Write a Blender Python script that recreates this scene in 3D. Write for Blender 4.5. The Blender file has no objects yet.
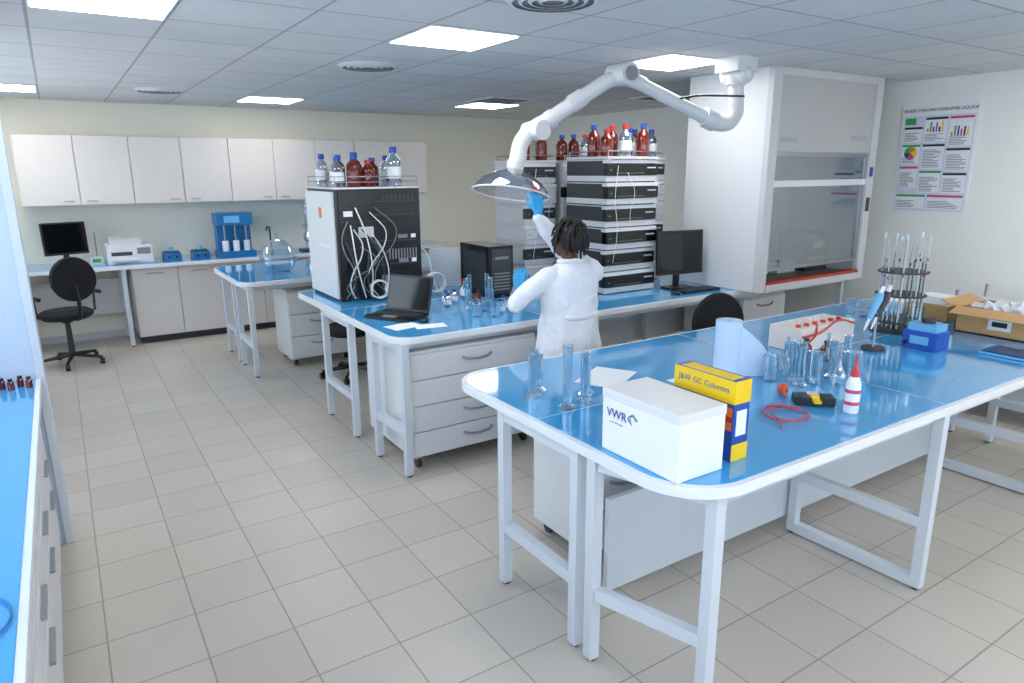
import bpy, bmesh, math, random
from mathutils import Vector, Matrix
random.seed(7)
pi=math.pi
# ------------------------------------------------------------------ materials
def lin(c): return tuple((v/255/12.92 if v/255<=.04045 else ((v/255+.055)/1.055)**2.4) for v in c)
def mat(name,rgb,rough=.5,metal=0,var=.04,scale=8,bump=0,coat=0,alpha=1,emit=0):
    m=bpy.data.materials.new(name); m.use_nodes=True; nt=m.node_tree; b=nt.nodes['Principled BSDF']
    c=lin(rgb); tc=nt.nodes.new('ShaderNodeTexCoord'); n=nt.nodes.new('ShaderNodeTexNoise'); n.inputs['Scale'].default_value=scale; n.inputs['Detail'].default_value=3
    nt.links.new(tc.outputs['Object'],n.inputs['Vector'])
    r=nt.nodes.new('ShaderNodeMixRGB'); r.inputs[1].default_value=(*[max(0,v*(1-var)) for v in c],1); r.inputs[2].default_value=(*[min(1,v*(1+var)) for v in c],1)
    nt.links.new(n.outputs['Fac'],r.inputs[0]); nt.links.new(r.outputs[0],b.inputs['Base Color'])
    b.inputs['Roughness'].default_value=rough; b.inputs['Metallic'].default_value=metal
    if coat: b.inputs['Coat Weight'].default_value=coat; b.inputs['Coat Roughness'].default_value=.05
    if bump:
        bp=nt.nodes.new('ShaderNodeBump'); bp.inputs['Strength'].default_value=bump; bp.inputs['Distance'].default_value=.01
        nt.links.new(n.outputs['Fac'],bp.inputs['Height']); nt.links.new(bp.outputs[0],b.inputs['Normal'])
    if emit:
        b.inputs['Emission Color'].default_value=(*c,1); b.inputs['Emission Strength'].default_value=emit
    return m
def glassmat(name,tint=(240,248,250),refl=.35,base=.06,gl=(.9,.95,1)):
    m=bpy.data.materials.new(name); m.use_nodes=True; nt=m.node_tree; nt.nodes.clear()
    o=nt.nodes.new('ShaderNodeOutputMaterial'); mx=nt.nodes.new('ShaderNodeMixShader'); t=nt.nodes.new('ShaderNodeBsdfTransparent'); g=nt.nodes.new('ShaderNodeBsdfGlossy')
    t.inputs[0].default_value=(*lin(tint),1); g.inputs['Roughness'].default_value=.04; g.inputs[0].default_value=(*gl,1)
    lw=nt.nodes.new('ShaderNodeLayerWeight'); lw.inputs[0].default_value=refl
    ad=nt.nodes.new('ShaderNodeMath'); ad.operation='ADD'; ad.inputs[1].default_value=base; ad.use_clamp=True
    nt.links.new(lw.outputs['Facing'],ad.inputs[0]); nt.links.new(ad.outputs[0],mx.inputs[0])
    nt.links.new(t.outputs[0],mx.inputs[1]); nt.links.new(g.outputs[0],mx.inputs[2]); nt.links.new(mx.outputs[0],o.inputs[0]); return m
def tilemat(name,rgb,rgb2,grout,size,mortar,rough,offx=0,offy=0,bump=.3,blotch=1.5,offset=0.0):
    m=bpy.data.materials.new(name); m.use_nodes=True; nt=m.node_tree; b=nt.nodes['Principled BSDF']
    tc=nt.nodes.new('ShaderNodeTexCoord'); mp=nt.nodes.new('ShaderNodeMapping'); mp.inputs['Location'].default_value=(offx,offy,0)
    br=nt.nodes.new('ShaderNodeTexBrick'); br.offset=offset; br.squash=1
    br.inputs['Scale'].default_value=1; br.inputs['Brick Width'].default_value=size; br.inputs['Row Height'].default_value=size
    br.inputs['Mortar Size'].default_value=mortar; br.inputs['Mortar Smooth'].default_value=.1
    br.inputs['Color1'].default_value=(*lin(rgb),1); br.inputs['Color2'].default_value=(*lin(rgb2),1); br.inputs['Mortar'].default_value=(*lin(grout),1)
    n=nt.nodes.new('ShaderNodeTexNoise'); n.inputs['Scale'].default_value=blotch; n.inputs['Detail'].default_value=6
    n2=nt.nodes.new('ShaderNodeTexNoise'); n2.inputs['Scale'].default_value=60; n2.inputs['Detail'].default_value=4
    mu=nt.nodes.new('ShaderNodeMixRGB'); mu.blend_type='MULTIPLY'; mu.inputs[0].default_value=1
    rr=nt.nodes.new('ShaderNodeMapRange'); rr.inputs['To Min'].default_value=.84; rr.inputs['To Max'].default_value=1.12
    ad=nt.nodes.new('ShaderNodeMath'); ad.operation='MULTIPLY_ADD'; ad.inputs[1].default_value=.4
    L=nt.links.new
    L(tc.outputs['Object'],mp.inputs[0]); L(mp.outputs[0],br.inputs[0]); L(tc.outputs['Object'],n.inputs[0]); L(tc.outputs['Object'],n2.inputs[0])
    L(n2.outputs[0],ad.inputs[0]); ml=nt.nodes.new('ShaderNodeMath'); ml.operation='MULTIPLY'; ml.inputs[1].default_value=.6; L(n.outputs[0],ml.inputs[0]); L(ml.outputs[0],ad.inputs[2])
    L(ad.outputs[0],rr.inputs[0]); L(br.outputs[0],mu.inputs[1]); L(rr.outputs[0],mu.inputs[2]); L(mu.outputs[0],b.inputs['Base Color'])
    bp=nt.nodes.new('ShaderNodeBump'); bp.inputs['Strength'].default_value=bump; bp.inputs['Distance'].default_value=.004; bp.invert=True
    L(br.outputs['Fac'],bp.inputs['Height']); L(bp.outputs[0],b.inputs['Normal']); b.inputs['Roughness'].default_value=rough
    return m
WALL=mat('wall_paint_cream',(238,234,221),.8,var=.02,scale=2,bump=.03)
WALLR=mat('wall_paint_white',(238,237,232),.8,var=.02,scale=2,bump=.03)
CEIL=tilemat('ceiling_tiles',(222,221,221),(214,214,215),(172,172,173),.592,.008,.9,0,-3.5+.592*6,.3,3)
FLOOR=tilemat('floor_tiles',(198,189,179),(190,181,171),(152,143,134),.333,.0035,.38,.07,.05,.4,1.5)
BLUE=mat('bench_blue_glass',(66,162,222),.08,var=.02,scale=3,coat=.6)
EDGE=mat('bench_edge_white',(228,231,235),.25,var=.01)
WHITE=mat('white_lacquer',(222,223,226),.35,var=.015)
METW=mat('powder_coated_frame',(206,212,220),.35,var=.015)
LGREY=mat('light_grey_laminate',(204,203,206),.45,var=.02)
CAB=mat('cabinet_laminate',(218,212,209),.45,var=.02)
MGREY=mat('mid_grey_plastic',(128,130,134),.5)
DGREY=mat('dark_grey_plastic',(52,54,58),.45)
BLACK=mat('black_plastic',(16,17,19),.3)
SCREEN=mat('dark_screen',(10,12,16),.08)
CHROME=mat('chrome',(200,200,205),.2,1)
ALU=mat('brushed_aluminium',(170,172,176),.35,.9)
AMBER=mat('amber_glass_bottle',(104,24,10),.08,var=.2,coat=.5)
CAPB=mat('blue_cap',(20,70,170),.4)
REDP=mat('red_plastic',(200,40,36),.35)
CLOTH=mat('chair_fabric',(22,22,26),.9,scale=60,bump=.2)
CARD=mat('cardboard',(200,158,108),.8,var=.08,scale=20)
PAPER=mat('paper_white',(234,236,240),.7,var=.01)
PBLUE=mat('paper_towel_bluish',(190,212,240),.8,var=.03,scale=30,bump=.1)
YEL=mat('yellow_card',(240,200,20),.5); BLUEC=mat('blue_card',(28,70,160),.45); ORG=mat('orange_print',(226,120,40),.5)
TEAL=mat('instrument_blue',(20,110,170),.35); LBLUE=mat('light_blue_plastic',(110,180,225),.4)
FOAM=mat('styrofoam',(226,216,208),.8,scale=80,bump=.15)
GREEN=mat('green_print',(60,160,80),.6); PINK=mat('pink_print',(200,70,120),.6); PURP=mat('lilac_print',(214,214,230),.6); PGREY=mat('grey_print',(168,172,178),.6); TXT=mat('print_black',(35,35,40),.6)
GLASS=glassmat('clear_glassware',(232,242,246),.42,.09); WGLASS=glassmat('window_glass',(245,250,252),.15,.03); HGLASS=glassmat('sash_glass',(205,214,212),.25,.05)
DOME=glassmat('acrylic_dome',(240,241,242),.3,.12,(.66,.67,.68))
WATER=glassmat('clear_plastic_bottle',(215,228,238),.5,.2)
LIGHT=mat('led_panel_diffuser',(255,253,248),.5,emit=14)
COAT=mat('coat_cotton',(226,228,236),.85,var=.03,scale=25,bump=.15)
SKIN=mat('brown_skin',(92,56,40),.5,var=.08,scale=20); HAIR=mat('black_hair',(20,16,15),.6,scale=90,bump=.4)
GLOVE=mat('blue_nitrile',(40,150,210),.4,var=.05); JEANS=mat('dark_denim',(38,44,66),.85,scale=60,bump=.2); EYE=mat('eye_white',(235,232,228),.2); LIP=mat('lips',(110,58,50),.4)
LINER=mat('hood_liner',(150,152,148),.5); RUST=mat('sill_red',(176,52,36),.4)
# ------------------------------------------------------------------ builder
def cr(pts,n=6):
    P=[Vector(p) for p in pts]; P=[2*P[0]-P[1]]+P+[2*P[-1]-P[-2]]; o=[]
    for i in range(1,len(P)-2):
        a,b,c,d=P[i-1:i+3]
        for k in range(n):
            t=k/n; o.append(.5*((2*b)+(c-a)*t+(2*a-5*b+4*c-d)*t*t+(3*b-a-3*c+d)*t**3))
    o.append(P[-2]); return o
class B:
    def __init__(s,name): s.n=name; s.bm=bmesh.new(); s.m=[]
    def mi(s,m):
        if m not in s.m: s.m.append(m)
        return s.m.index(m)
    def _f(s,vs,i,sm=False):
        try: f=s.bm.faces.new(vs); f.material_index=i; f.smooth=sm
        except ValueError: pass
    def obox(s,c,sz,m,rz=0,rx=0,ry=0):
        M=Matrix.Translation(c)@Matrix.Rotation(rz,4,'Z')@Matrix.Rotation(ry,4,'Y')@Matrix.Rotation(rx,4,'X'); i=s.mi(m)
        v=[s.bm.verts.new(M@Vector((a*sz[0]/2,b*sz[1]/2,d*sz[2]/2))) for a in(-1,1) for b in(-1,1) for d in(-1,1)]
        for q in((0,1,3,2),(4,6,7,5),(0,4,5,1),(2,3,7,6),(0,2,6,4),(1,5,7,3)): s._f([v[k] for k in q],i)
        return s
    def box(s,x0,x1,y0,y1,z0,z1,m): return s.obox(((x0+x1)/2,(y0+y1)/2,(z0+z1)/2),(abs(x1-x0),abs(y1-y0),abs(z1-z0)),m)
    def lathe(s,c,prof,m,seg=24,M=None,sx=1,sy=1):
        i=s.mi(m); T=Matrix.Translation(c)@(M or Matrix.Identity(4)); rings=[]
        for r,z in prof:
            if r<1e-5: rings.append([s.bm.verts.new(T@Vector((0,0,z)))])
            else: rings.append([s.bm.verts.new(T@Vector((r*sx*math.cos(2*pi*k/seg),r*sy*math.sin(2*pi*k/seg),z))) for k in range(seg)])
        for a,b in zip(rings,rings[1:]):
            for k in range(seg):
                k2=(k+1)%seg
                if len(a)==1 and len(b)==1: continue
                if len(a)==1: s._f([a[0],b[k],b[k2]],i,True)
                elif len(b)==1: s._f([a[k],a[k2],b[0]],i,True)
                else: s._f([a[k],a[k2],b[k2],b[k]],i,True)
        return s
    def cyl(s,c,r,h,m,seg=24): return s.lathe(c,[(0,0),(r,0),(r,h),(0,h)],m,seg)
    def tube(s,pts,r,m,seg=8,rnd=False,flat=1.0):
        i=s.mi(m); pts=[Vector(p) for p in pts]; n=len(pts); R=r if isinstance(r,(list,tuple)) else [r]*n
        tang=[(pts[min(k+1,n-1)]-pts[max(k-1,0)]).normalized() for k in range(n)]
        up=Vector((0,0,1)) if abs(tang[0].z)<.9 else Vector((1,0,0)); nx=tang[0].cross(up).normalized()
        rings=[]; P=list(zip(pts,R,tang))
        if rnd:
            p0,r0,t0=P[0];p1,r1,t1=P[-1]
            P=[(p0-t0*r0*math.sin(a),r0*math.cos(a),t0) for a in(1.25,.8,.4)]+P+[(p1+t1*r1*math.sin(a),r1*math.cos(a),t1) for a in(.4,.8,1.25)]
        for p,rr,t in P:
            nx=(nx-t*nx.dot(t)).normalized(); ny=t.cross(nx)
            rings.append([s.bm.verts.new(p+(nx*math.cos(2*pi*k/seg)+ny*math.sin(2*pi*k/seg)*flat)*rr) for k in range(seg)])
        for a,b in zip(rings,rings[1:]):
            for k in range(seg): s._f([a[k],a[(k+1)%seg],b[(k+1)%seg],b[k]],i,True)
        s._f(rings[0],i,rnd); s._f(rings[-1][::-1],i,rnd); return s
    def sph(s,c,r,m,seg=16,sc=(1,1,1),M=None):
        prof=[(0,-r*sc[2])]+[(r*math.cos(a),r*sc[2]*math.sin(a)) for a in [(-pi/2+pi*k/(seg//2)) for k in range(1,seg//2)]]+[(0,r*sc[2])]
        return s.lathe(c,prof,m,seg,M,sc[0],sc[1])
    def ell(s,rings,m,seg=28,fold=0):
        i=s.mi(m); RR=[]
        for cx,cy,z,rx,ry in rings:
            row=[]
            for k in range(seg):
                a=2*pi*k/seg; w=1+fold*max(0,min(1,(1.05-z)/.5))*math.sin(a*9+z*3)+fold*.35*math.sin(a*5+z*23)
                row.append(s.bm.verts.new((cx+rx*w*math.cos(a),cy+ry*w*math.sin(a),z)))
            RR.append(row)
        for a,b in zip(RR,RR[1:]):
            for k in range(seg): s._f([a[k],a[(k+1)%seg],b[(k+1)%seg],b[k]],i,True)
        s._f(RR[0][::-1],i); s._f(RR[-1],i); return s
    def slab(s,x0,x1,y0,y1,z0,z1,m,rad=(0,0,0,0)):
        i=s.mi(m); pts=[]
        for (cx,cy,a0),r in zip(((x0,y0,pi),(x1,y0,1.5*pi),(x1,y1,0),(x0,y1,.5*pi)),rad):
            if r<=0: pts.append((cx,cy)); continue
            ox=cx+(r if cx==x0 else -r); oy=cy+(r if cy==y0 else -r)
            for k in range(13): a=a0+pi/2*k/12; pts.append((ox+r*math.cos(a),oy+r*math.sin(a)))
        lo=[s.bm.verts.new((x,y,z0)) for x,y in pts]; hi=[s.bm.verts.new((x,y,z1)) for x,y in pts]
        s._f(lo[::-1],i); s._f(hi,i)
        for k in range(len(pts)): k2=(k+1)%len(pts); s._f([lo[k],lo[k2],hi[k2],hi[k]],i,True)
        return s
    def done(s,parent=None,bevel=0,remesh=0,smooth=0,disp=0,rot=None):
        bmesh.ops.recalc_face_normals(s.bm,faces=s.bm.faces)
        for e in s.bm.edges:
            if len(e.link_faces)==2 and e.calc_face_angle(0)>.7: e.smooth=False
        xs=[v.co for v in s.bm.verts]; lo=[min(v[k] for v in xs) for k in range(3)]; hi=[max(v[k] for v in xs) for k in range(3)]
        c=Vector(((lo[0]+hi[0])/2,(lo[1]+hi[1])/2,lo[2]))
        if s.n in('floor','ceiling'): c=Vector((0,0,0))
        bmesh.ops.translate(s.bm,verts=s.bm.verts,vec=-c)
        me=bpy.data.meshes.new(s.n); s.bm.to_mesh(me); s.bm.free()
        for m in s.m: me.materials.append(m)
        o=bpy.data.objects.new(s.n,me); bpy.context.collection.objects.link(o); o.location=c
        if parent: o.parent=parent; o.location=c-parent.location
        if remesh:
            md=o.modifiers.new('r','REMESH'); md.mode='VOXEL'; md.voxel_size=remesh; md.use_smooth_shade=True
        if smooth: md=o.modifiers.new('s','SMOOTH'); md.factor=.5; md.iterations=smooth
        if disp:
            for sc,k in((.13,1),(.045,.4)):
                t=bpy.data.textures.new('folds','CLOUDS'); t.noise_scale=sc; md=o.modifiers.new('d','DISPLACE'); md.texture=t; md.strength=disp*k; md.texture_coords='LOCAL'
        if bevel: md=o.modifiers.new('b','BEVEL'); md.width=bevel; md.segments=2; md.limit_method='ANGLE'; md.angle_limit=.7
        return o
def empty(name,loc=(0,0,0)):
    o=bpy.data.objects.new(name,None); bpy.context.collection.objects.link(o); o.location=loc; return o
def text(s,size,loc,rot,m,parent,name='printed_text'):
    cu=bpy.data.curves.new(name,'FONT'); cu.body=s; cu.size=size; cu.extrude=.0004; cu.materials.append(m); cu.align_x='CENTER'; cu.align_y='CENTER'
    o=bpy.data.objects.new(name,cu); bpy.context.collection.objects.link(o); o.rotation_euler=rot; o.parent=parent; o.location=Vector(loc)-parent.location
    return o
H=2.62; XL,XR,YB,YF=-.95,6.5,9.1,-2.4
# ------------------------------------------------------------------ room shell
B('floor').box(XL-.15,XR+.15,YF-.15,YB+.15,-.1,0,FLOOR).done()
B('ceiling').box(XL-.15,XR+.15,YF-.15,YB+.15,H,H+.1,CEIL).done()
B('wall_back').box(XL-.15,XR+.15,YB,YB+.15,0,H,WALL).done()
B('wall_right').box(XR,XR+.15,YF,YB,0,H,WALLR).done()
def wallwin(name,axis,c0,c1,a0,a1,wins,m):
    b=B(name)
    def bx(p,q,z0,z1):
        if q-p<.001: return
        if axis=='x': b.box(c0,c1,p,q,z0,z1,m)
        else: b.box(p,q,c0,c1,z0,z1,m)
    p=a0
    for (w0,w1,z0,z1) in wins:
        bx(p,w0,0,H); bx(w0,w1,0,z0); bx(w0,w1,z1,H); p=w1
    bx(p,a1,0,H); b.done()
WL=[(-2.1,1.0,1.0,2.4),(1.15,3.7,1.0,2.4),(4.6,8.2,1.0,2.4)]
wallwin('wall_left','x',XL-.15,XL,YF,YB,WL,WALLR)
WR=[(-.6,2.6,1.0,2.4),(2.8,6.1,1.0,2.4)]
wallwin('wall_front','y',YF-.15,YF,XL-.15,XR+.15,WR,WALLR)
n=1
for axis,W,c in (('x',WL,XL-.08),('y',WR,YF-.08)):
    for (w0,w1,z0,z1) in W:
        b=B('window_%d'%n); n+=1; k=max(2,round((w1-w0)/.9))
        def bx(p,q,za,zb,d=.03,m=WHITE):
            if axis=='x': b.box(c-d,c+d,p,q,za,zb,m)
            else: b.box(p,q,c-d,c+d,za,zb,m)
        for i in range(k+1): p=w0+(w1-w0-.05)*i/k; bx(p,p+.05,z0,z1)
        bx(w0,w1,z0,z0+.05); bx(w0,w1,z1-.05,z1); bx(w0,w1,z0+.05,z1-.05,.004,WGLASS); b.done()
b=B('trim_column'); COLM=mat('column_blue_white',(196,210,228),.4); b.box(XL,-.17,3.96,4.3,0,H,COLM); b.box(-.2,-.162,3.95,3.96,0,H,METW); b.done(bevel=.004)
B('baseboard_back').box(XL,XR,YB-.015,YB,0,.08,LGREY).done()
B('baseboard_right').box(XR-.015,XR,YF,YB,0,.08,LGREY).done()
# ceiling lights
for x,y in ((0,3.5),(1.776,3.5),(3.552,3.5),(1.776,7.64),(4.144,7.05),(-.592,7.64),(1.776,-.64),(3.552,-.64),(0,-.64),(5.33,-.64),(5.33,1.136)):
    b=B('ceiling_light_panel'); b.box(x+.012,x+.58,y+.012,y+.58,H-.008,H-.001,WHITE); b.box(x+.022,x+.57,y+.022,y+.57,H-.011,H-.008,LIGHT); b.done()
for x,y in ((2.05,5.06),(.95,7.5),(2.0,2.72)):
    b=B('ceiling_air_diffuser')
    for k in range(4): b.lathe((x,y,H-.02),[(.05+k*.045,0),(.06+k*.045,0),(.085+k*.045,.02),(.05+k*.045,.02)],WHITE,32)
    b.cyl((x,y,H-.012),.2,.011,MGREY,32); b.done()
for x,y in ((3.96,6.45),(5.33,5.28)):
    b=B('ceiling_vent_grille'); b.box(x,x+.57,y,y+.57,H-.01,H-.001,WHITE)
    for k in range(12): b.box(x+.04,x+.53,y+.045+k*.041,y+.063+k*.041,H-.014,H-.01,MGREY)
    b.done()
# ------------------------------------------------------------------ benches
T=.9
def frame(b,xa,ya,xb,yb,sz=.3,foot=False,m=METW):
    s=.045
    for x,y in((xa,ya),(xb,yb)): b.box(x-s/2,x+s/2,y-s/2,y+s/2,.012,T-.04,m); b.cyl((x,y,0),.018,.014,BLACK,12)
    L=math.hypot(xb-xa,yb-ya); a=math.atan2(yb-ya,xb-xa); c=((xa+xb)/2,(ya+yb)/2)
    b.obox((c[0],c[1],T-.065),(L-s,s*.9,.05),m,a); b.obox((c[0],c[1],sz),(L-s,s*.9,.05),m,a)
    if foot: b.obox((c[0],c[1],.035),(L-s,s,.05),m,a)
def top(b,x0,x1,y0,y1,rad,mid=None):
    b.slab(x0,x1,y0,y1,T-.04,T-.002,EDGE,rad); e=.022
    b.slab(x0+e,x1-e,y0+e,y1-e,T-.004,T,BLUE,tuple(max(0,r-e*.6) for r in rad))
# front island
b=B('lab_bench'); top(b,1.48,5.35,1.28,2.86,(.24,0,0,.2))
for s in(2.118,): b.box(1.5,5.33,s,s+.004,T,T+.0008,LGREY)
for s in(3.04,4.66): b.box(s,s+.004,1.31,2.84,T,T+.0008,LGREY)
frame(b,1.52,1.78,1.66,1.34); frame(b,1.52,2.4,1.52,1.88); frame(b,3.06,1.32,3.04,1.95,.33,True); frame(b,3.04,2.2,3.04,2.74,.3)
frame(b,4.55,1.4,4.55,1.95,.33,True); frame(b,4.6,2.2,4.6,2.74); frame(b,5.25,1.4,5.25,1.95); frame(b,5.25,2.2,5.25,2.74)
for y in(1.36,1.95,2.25,2.74): b.box(1.7,5.2,y-.015,y+.015,T-.1,T-.04,METW)
b.box(1.78,4.5,1.99,2.015,.08,.52,METW); b.done(bevel=.003)
# peninsula with instruments
b=B('lab_bench'); top(b,1.56,6.4,3.66,5.72,(.16,0,0,.12))
b.box(1.58,6.38,4.733,4.737,T,T+.0008,LGREY); b.box(2.7,2.704,3.68,4.73,T,T+.0008,LGREY)
frame(b,1.63,3.7,1.6,4.1); frame(b,1.6,4.52,1.6,5.08); frame(b,3.2,3.8,3.2,4.6); frame(b,4.5,3.8,4.5,4.6); frame(b,6.3,3.8,6.3,4.6); frame(b,3.2,4.9,3.2,5.6); frame(b,4.5,4.9,4.5,5.6); frame(b,6.3,4.9,6.3,5.6)
for y in(3.8,4.6,5.6): b.box(1.7,6.3,y-.015,y+.015,T-.1,T-.04,METW)
b.box(2.7,6.3,4.68,4.71,.3,.75,METW); b.done(bevel=.003)
# rear-left peninsula
b=B('lab_bench'); top(b,1.27,3.7,6.4,7.75,(.16,0,0,.16))
frame(b,1.36,6.46,1.36,6.98); frame(b,1.36,7.12,1.36,7.6); frame(b,3.5,6.55,3.5,7.6)
for y in(6.55,7.6): b.box(1.4,3.5,y-.015,y+.015,T-.1,T-.04,METW)
b.done(bevel=.003)
# left wall counter
b=B('wall_counter'); b.box(XL+.002,-.18,-1.6,3.94,T-.04,T-.002,EDGE); b.box(XL+.01,-.2,-1.6,3.93,T-.004,T,BLUE)
b.box(XL+.01,-.23,-1.55,3.93,.08,T-.04,LGREY); b.box(XL+.01,-.28,-1.5,3.9,0,.08,DGREY)
for k in range(9):
    y=-1.5+k*.6
    for z0,z1 in((.1,.44),(.46,.6),(.62,.84)): b.box(-.23,-.212,y+.01,y+.59,z0,z1,WHITE); b.box(-.212,-.195,y+.2,y+.4,z1-.05,z1-.035,ALU)
b.done(bevel=.003)
# back wall counter
b=B('wall_counter'); b.box(-.6,4.4,8.38,9.08,T-.04,T-.002,EDGE); b.box(-.58,4.38,8.4,9.08,T-.004,T,BLUE)
frame(b,-.5,8.45,-.5,8.95); frame(b,.5,8.45,.5,8.95); b.box(-.5,.5,8.98,9.0,.3,.7,LGREY)
b.box(.58,4.3,8.5,9.08,.08,T-.04,LGREY); b.box(.6,4.3,8.55,9.08,0,.08,DGREY)
for k in range(8):
    x=.58+k*.46; b.box(x+.006,x+.454,8.482,8.5,.09,T-.05,CAB); b.tube([(x+.15,8.47,.79),(x+.15,8.455,.79),(x+.31,8.455,.79),(x+.31,8.47,.79)],.006,ALU,6)
b.done(bevel=.002)
b=B('wall_cabinets'); b.box(-.3,4.33,8.77,9.09,1.53,2.25,CAB)
for k in range(9):
    x=-.29+k*.512; b.box(x+.004,x+.508,8.75,8.77,1.535,2.245,CAB); hx=x+.06 if k%2 else x+.36
    b.box(hx,hx+.1,8.735,8.75,1.57,1.582,ALU)
b.done(bevel=.002)
# drawer units
def drawers(x0,x1,y0,y1,z0,z1,nd,name='drawer_pedestal'):
    b=B(name); b.box(x0,x1,y0,y1,z0,z1,WHITE)
    h=(z1-z0-.02)/nd
    for k in range(nd):
        za=z0+.01+k*h; zb=za+h-.008
        b.box(x0+.008,x1-.008,y0-.018,y0,za,zb,WHITE); cx=(x0+x1)/2; w=.11
        b.tube([(cx-w,y0-.018,zb-.06),(cx-w*.7,y0-.035,zb-.072),(cx,y0-.042,zb-.078),(cx+w*.7,y0-.035,zb-.072),(cx+w,y0-.018,zb-.06)],.009,ALU,8)
    for x in(x0+.06,x1-.06):
        for y in(y0+.06,y1-.06):
            b.tube([(x-.014,y,.035),(x+.014,y,.035)],.035,DGREY,16); b.box(x-.02,x+.02,y-.02,y+.02,.055,z0,ALU)
    b.done(bevel=.003)
drawers(1.68,2.62,3.74,4.46,.09,.79,4)
drawers(1.9,2.35,2.27,2.72,.08,.72,3)
drawers(1.72,2.35,6.6,7.1,.08,.76,3)
drawers(4.9,5.5,3.85,4.5,.08,.78,3)
# ------------------------------------------------------------------ fume hood
b=B('fume_hood'); x0,x1,y0,y1=4.6,6.08,3.5,4.3; z0=.902
b.box(x0,x0+.05,y0+.02,y1,z0,H-.003,WHITE); b.box(x1-.05,x1,y0+.02,y1,z0,H-.003,WHITE); b.box(x0+.05,x1-.05,y1-.03,y1,z0,H-.003,LINER)
b.box(x0+.05,x1-.05,y0+.05,y1-.03,z0,z0+.06,LINER); b.box(x0+.05,x1-.05,y0+.05,y1-.03,2.05,2.08,LINER)
for x in(x0,x1-.1): b.box(x,x+.1,y0-.03,y0+.02,z0,H-.003,LGREY)
b.box(x0+.1,x1-.1,y0-.02,y0+.02,2.0,H-.06,mat('hood_upper_panel',(186,184,182),.4)); b.box(x0+.1,x1-.1,y0-.03,y0+.02,H-.06,H-.003,LGREY)
b.box(x0+.1,x1-.1,y0-.015,y0+.01,1.96,2.0,ALU); b.box(x0+.1,x1-.1,y0-.02,y0+.01,1.73,1.78,WHITE)
b.box(x0+.1,x1-.1,y0-.002,y0+.004,1.78,1.96,HGLASS); b.box(x0+.1,x1-.1,y0+.008,y0+.014,1.08,1.73,HGLASS)
b.box(x0+.1,x1-.1,y0+.0,y0+.02,1.06,1.09,ALU); b.box(x0+.1,x1-.1,y0-.04,y0+.03,z0,.96,LGREY); b.box(x0+.1,x1-.1,y0-.045,y0+.02,.96,.985,RUST)
for x in(x0+.1,x1-.124): b.box(x,x+.024,y0-.01,y0+.01,1.08,1.96,ALU)
b.box(x1-.08,x1-.03,y0-.036,y0-.03,1.5,1.62,DGREY); b.box(x1-.075,x1-.035,y0-.038,y0-.03,1.8,1.88,BLUEC)
b.box(x0+.14,x0+.36,y0-.022,y0-.02,2.07,2.11,PGREY); b.box(x1-.4,x1-.16,y0-.022,y0-.02,2.1,2.14,PGREY)
for x in(5.0,5.5): b.box(x,x+.18,y1-.036,y1-.03,1.25,1.45,MGREY)
hood=b.done(bevel=.003)
b=B('hot_plate'); b.box(5.3,5.55,3.8,4.05,.963,1.06,WHITE); b.box(5.32,5.53,3.82,4.03,1.06,1.075,DGREY); b.tube([(5.36,3.798,1.01),(5.36,3.785,1.01)],.02,BLACK); b.tube([(5.48,3.798,1.01),(5.48,3.785,1.01)],.02,BLACK); b.done(bevel=.004)
b=B('retort_stand'); b.box(4.85,5.0,3.75,3.95,.963,.98,DGREY); b.tube([(4.92,3.9,.97),(4.92,3.9,1.6)],.008,ALU,8); b.tube([(4.92,3.9,1.45),(4.92,3.72,1.45)],.007,DGREY,8); b.lathe((4.92,3.7,1.2),[(0,0),(.04,.02),(.045,.06),(.015,.12),(.015,.28)],GLASS,16); b.done()
b=B('balance_instrument'); b.box(5.62,5.95,3.75,4.05,.963,1.3,DGREY); b.box(5.65,5.92,3.74,3.75,1.02,1.25,MGREY); b.box(5.7,5.85,3.735,3.74,1.17,1.23,PAPER)
for k in range(4): b.tube([(5.69+k*.06,3.74,1.08),(5.69+k*.06,3.728,1.08)],.014,PAPER,10)
b.done(bevel=.005)
b=B('storage_carton'); b.box(5.04,5.24,3.85,4.1,.963,1.17,WHITE); b.box(5.06,5.22,3.87,4.08,1.17,1.28,MGREY); b.done(bevel=.003)
# ------------------------------------------------------------------ poster
P=empty('wall_poster',(6.49,3.18,1.94))
b=B('poster_sheet'); b.box(6.488,6.498,2.87,3.5,1.47,2.41,PAPER); X=6.4865
def pr(y0,y1,z0,z1,m,d=0): b.box(X-d*.0006,6.4885,2.87+.63*(1-y1),2.87+.63*(1-y0),1.47+.94*z0,1.47+.94*z1,m)
pr(.03,.97,.03,.9,PURP)
random.seed(21)
panels=[(.05,.3,.66,.8),(.05,.3,.46,.64),(.05,.3,.24,.44),(.33,.62,.66,.88),(.33,.62,.42,.64),(.33,.62,.2,.4),(.65,.95,.62,.88),(.65,.95,.4,.6),(.65,.95,.2,.38),(.05,.45,.05,.18),(.48,.95,.05,.18)]
for j,(a,c,z0,z1) in enumerate(panels):
    pr(a,c,z0,z1,PAPER,1); pr(a,c,z1-.02,z1,(TXT,GREEN,PINK,TXT)[j%4],2)
    nn=int((z1-z0-.05)/.014)
    for k in range(nn):
        zz=z0+.012+k*.014; s=random.uniform(.5,.92)
        if j in(3,6,1) and k>nn*.35: continue
        pr(a+.015,a+(c-a)*s,zz,zz+.006,MGREY,2)
    if j in(3,6):
        for k in range(6):
            aa=a+.03+k*(c-a-.06)/6; pr(aa,aa+.022,z0+.09,z0+.1+random.uniform(.02,.09),(ORG,GREEN,BLUEC,PINK,TXT,YEL)[k],2)
pr(.05,.2,.82,.88,GREEN,1)
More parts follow.
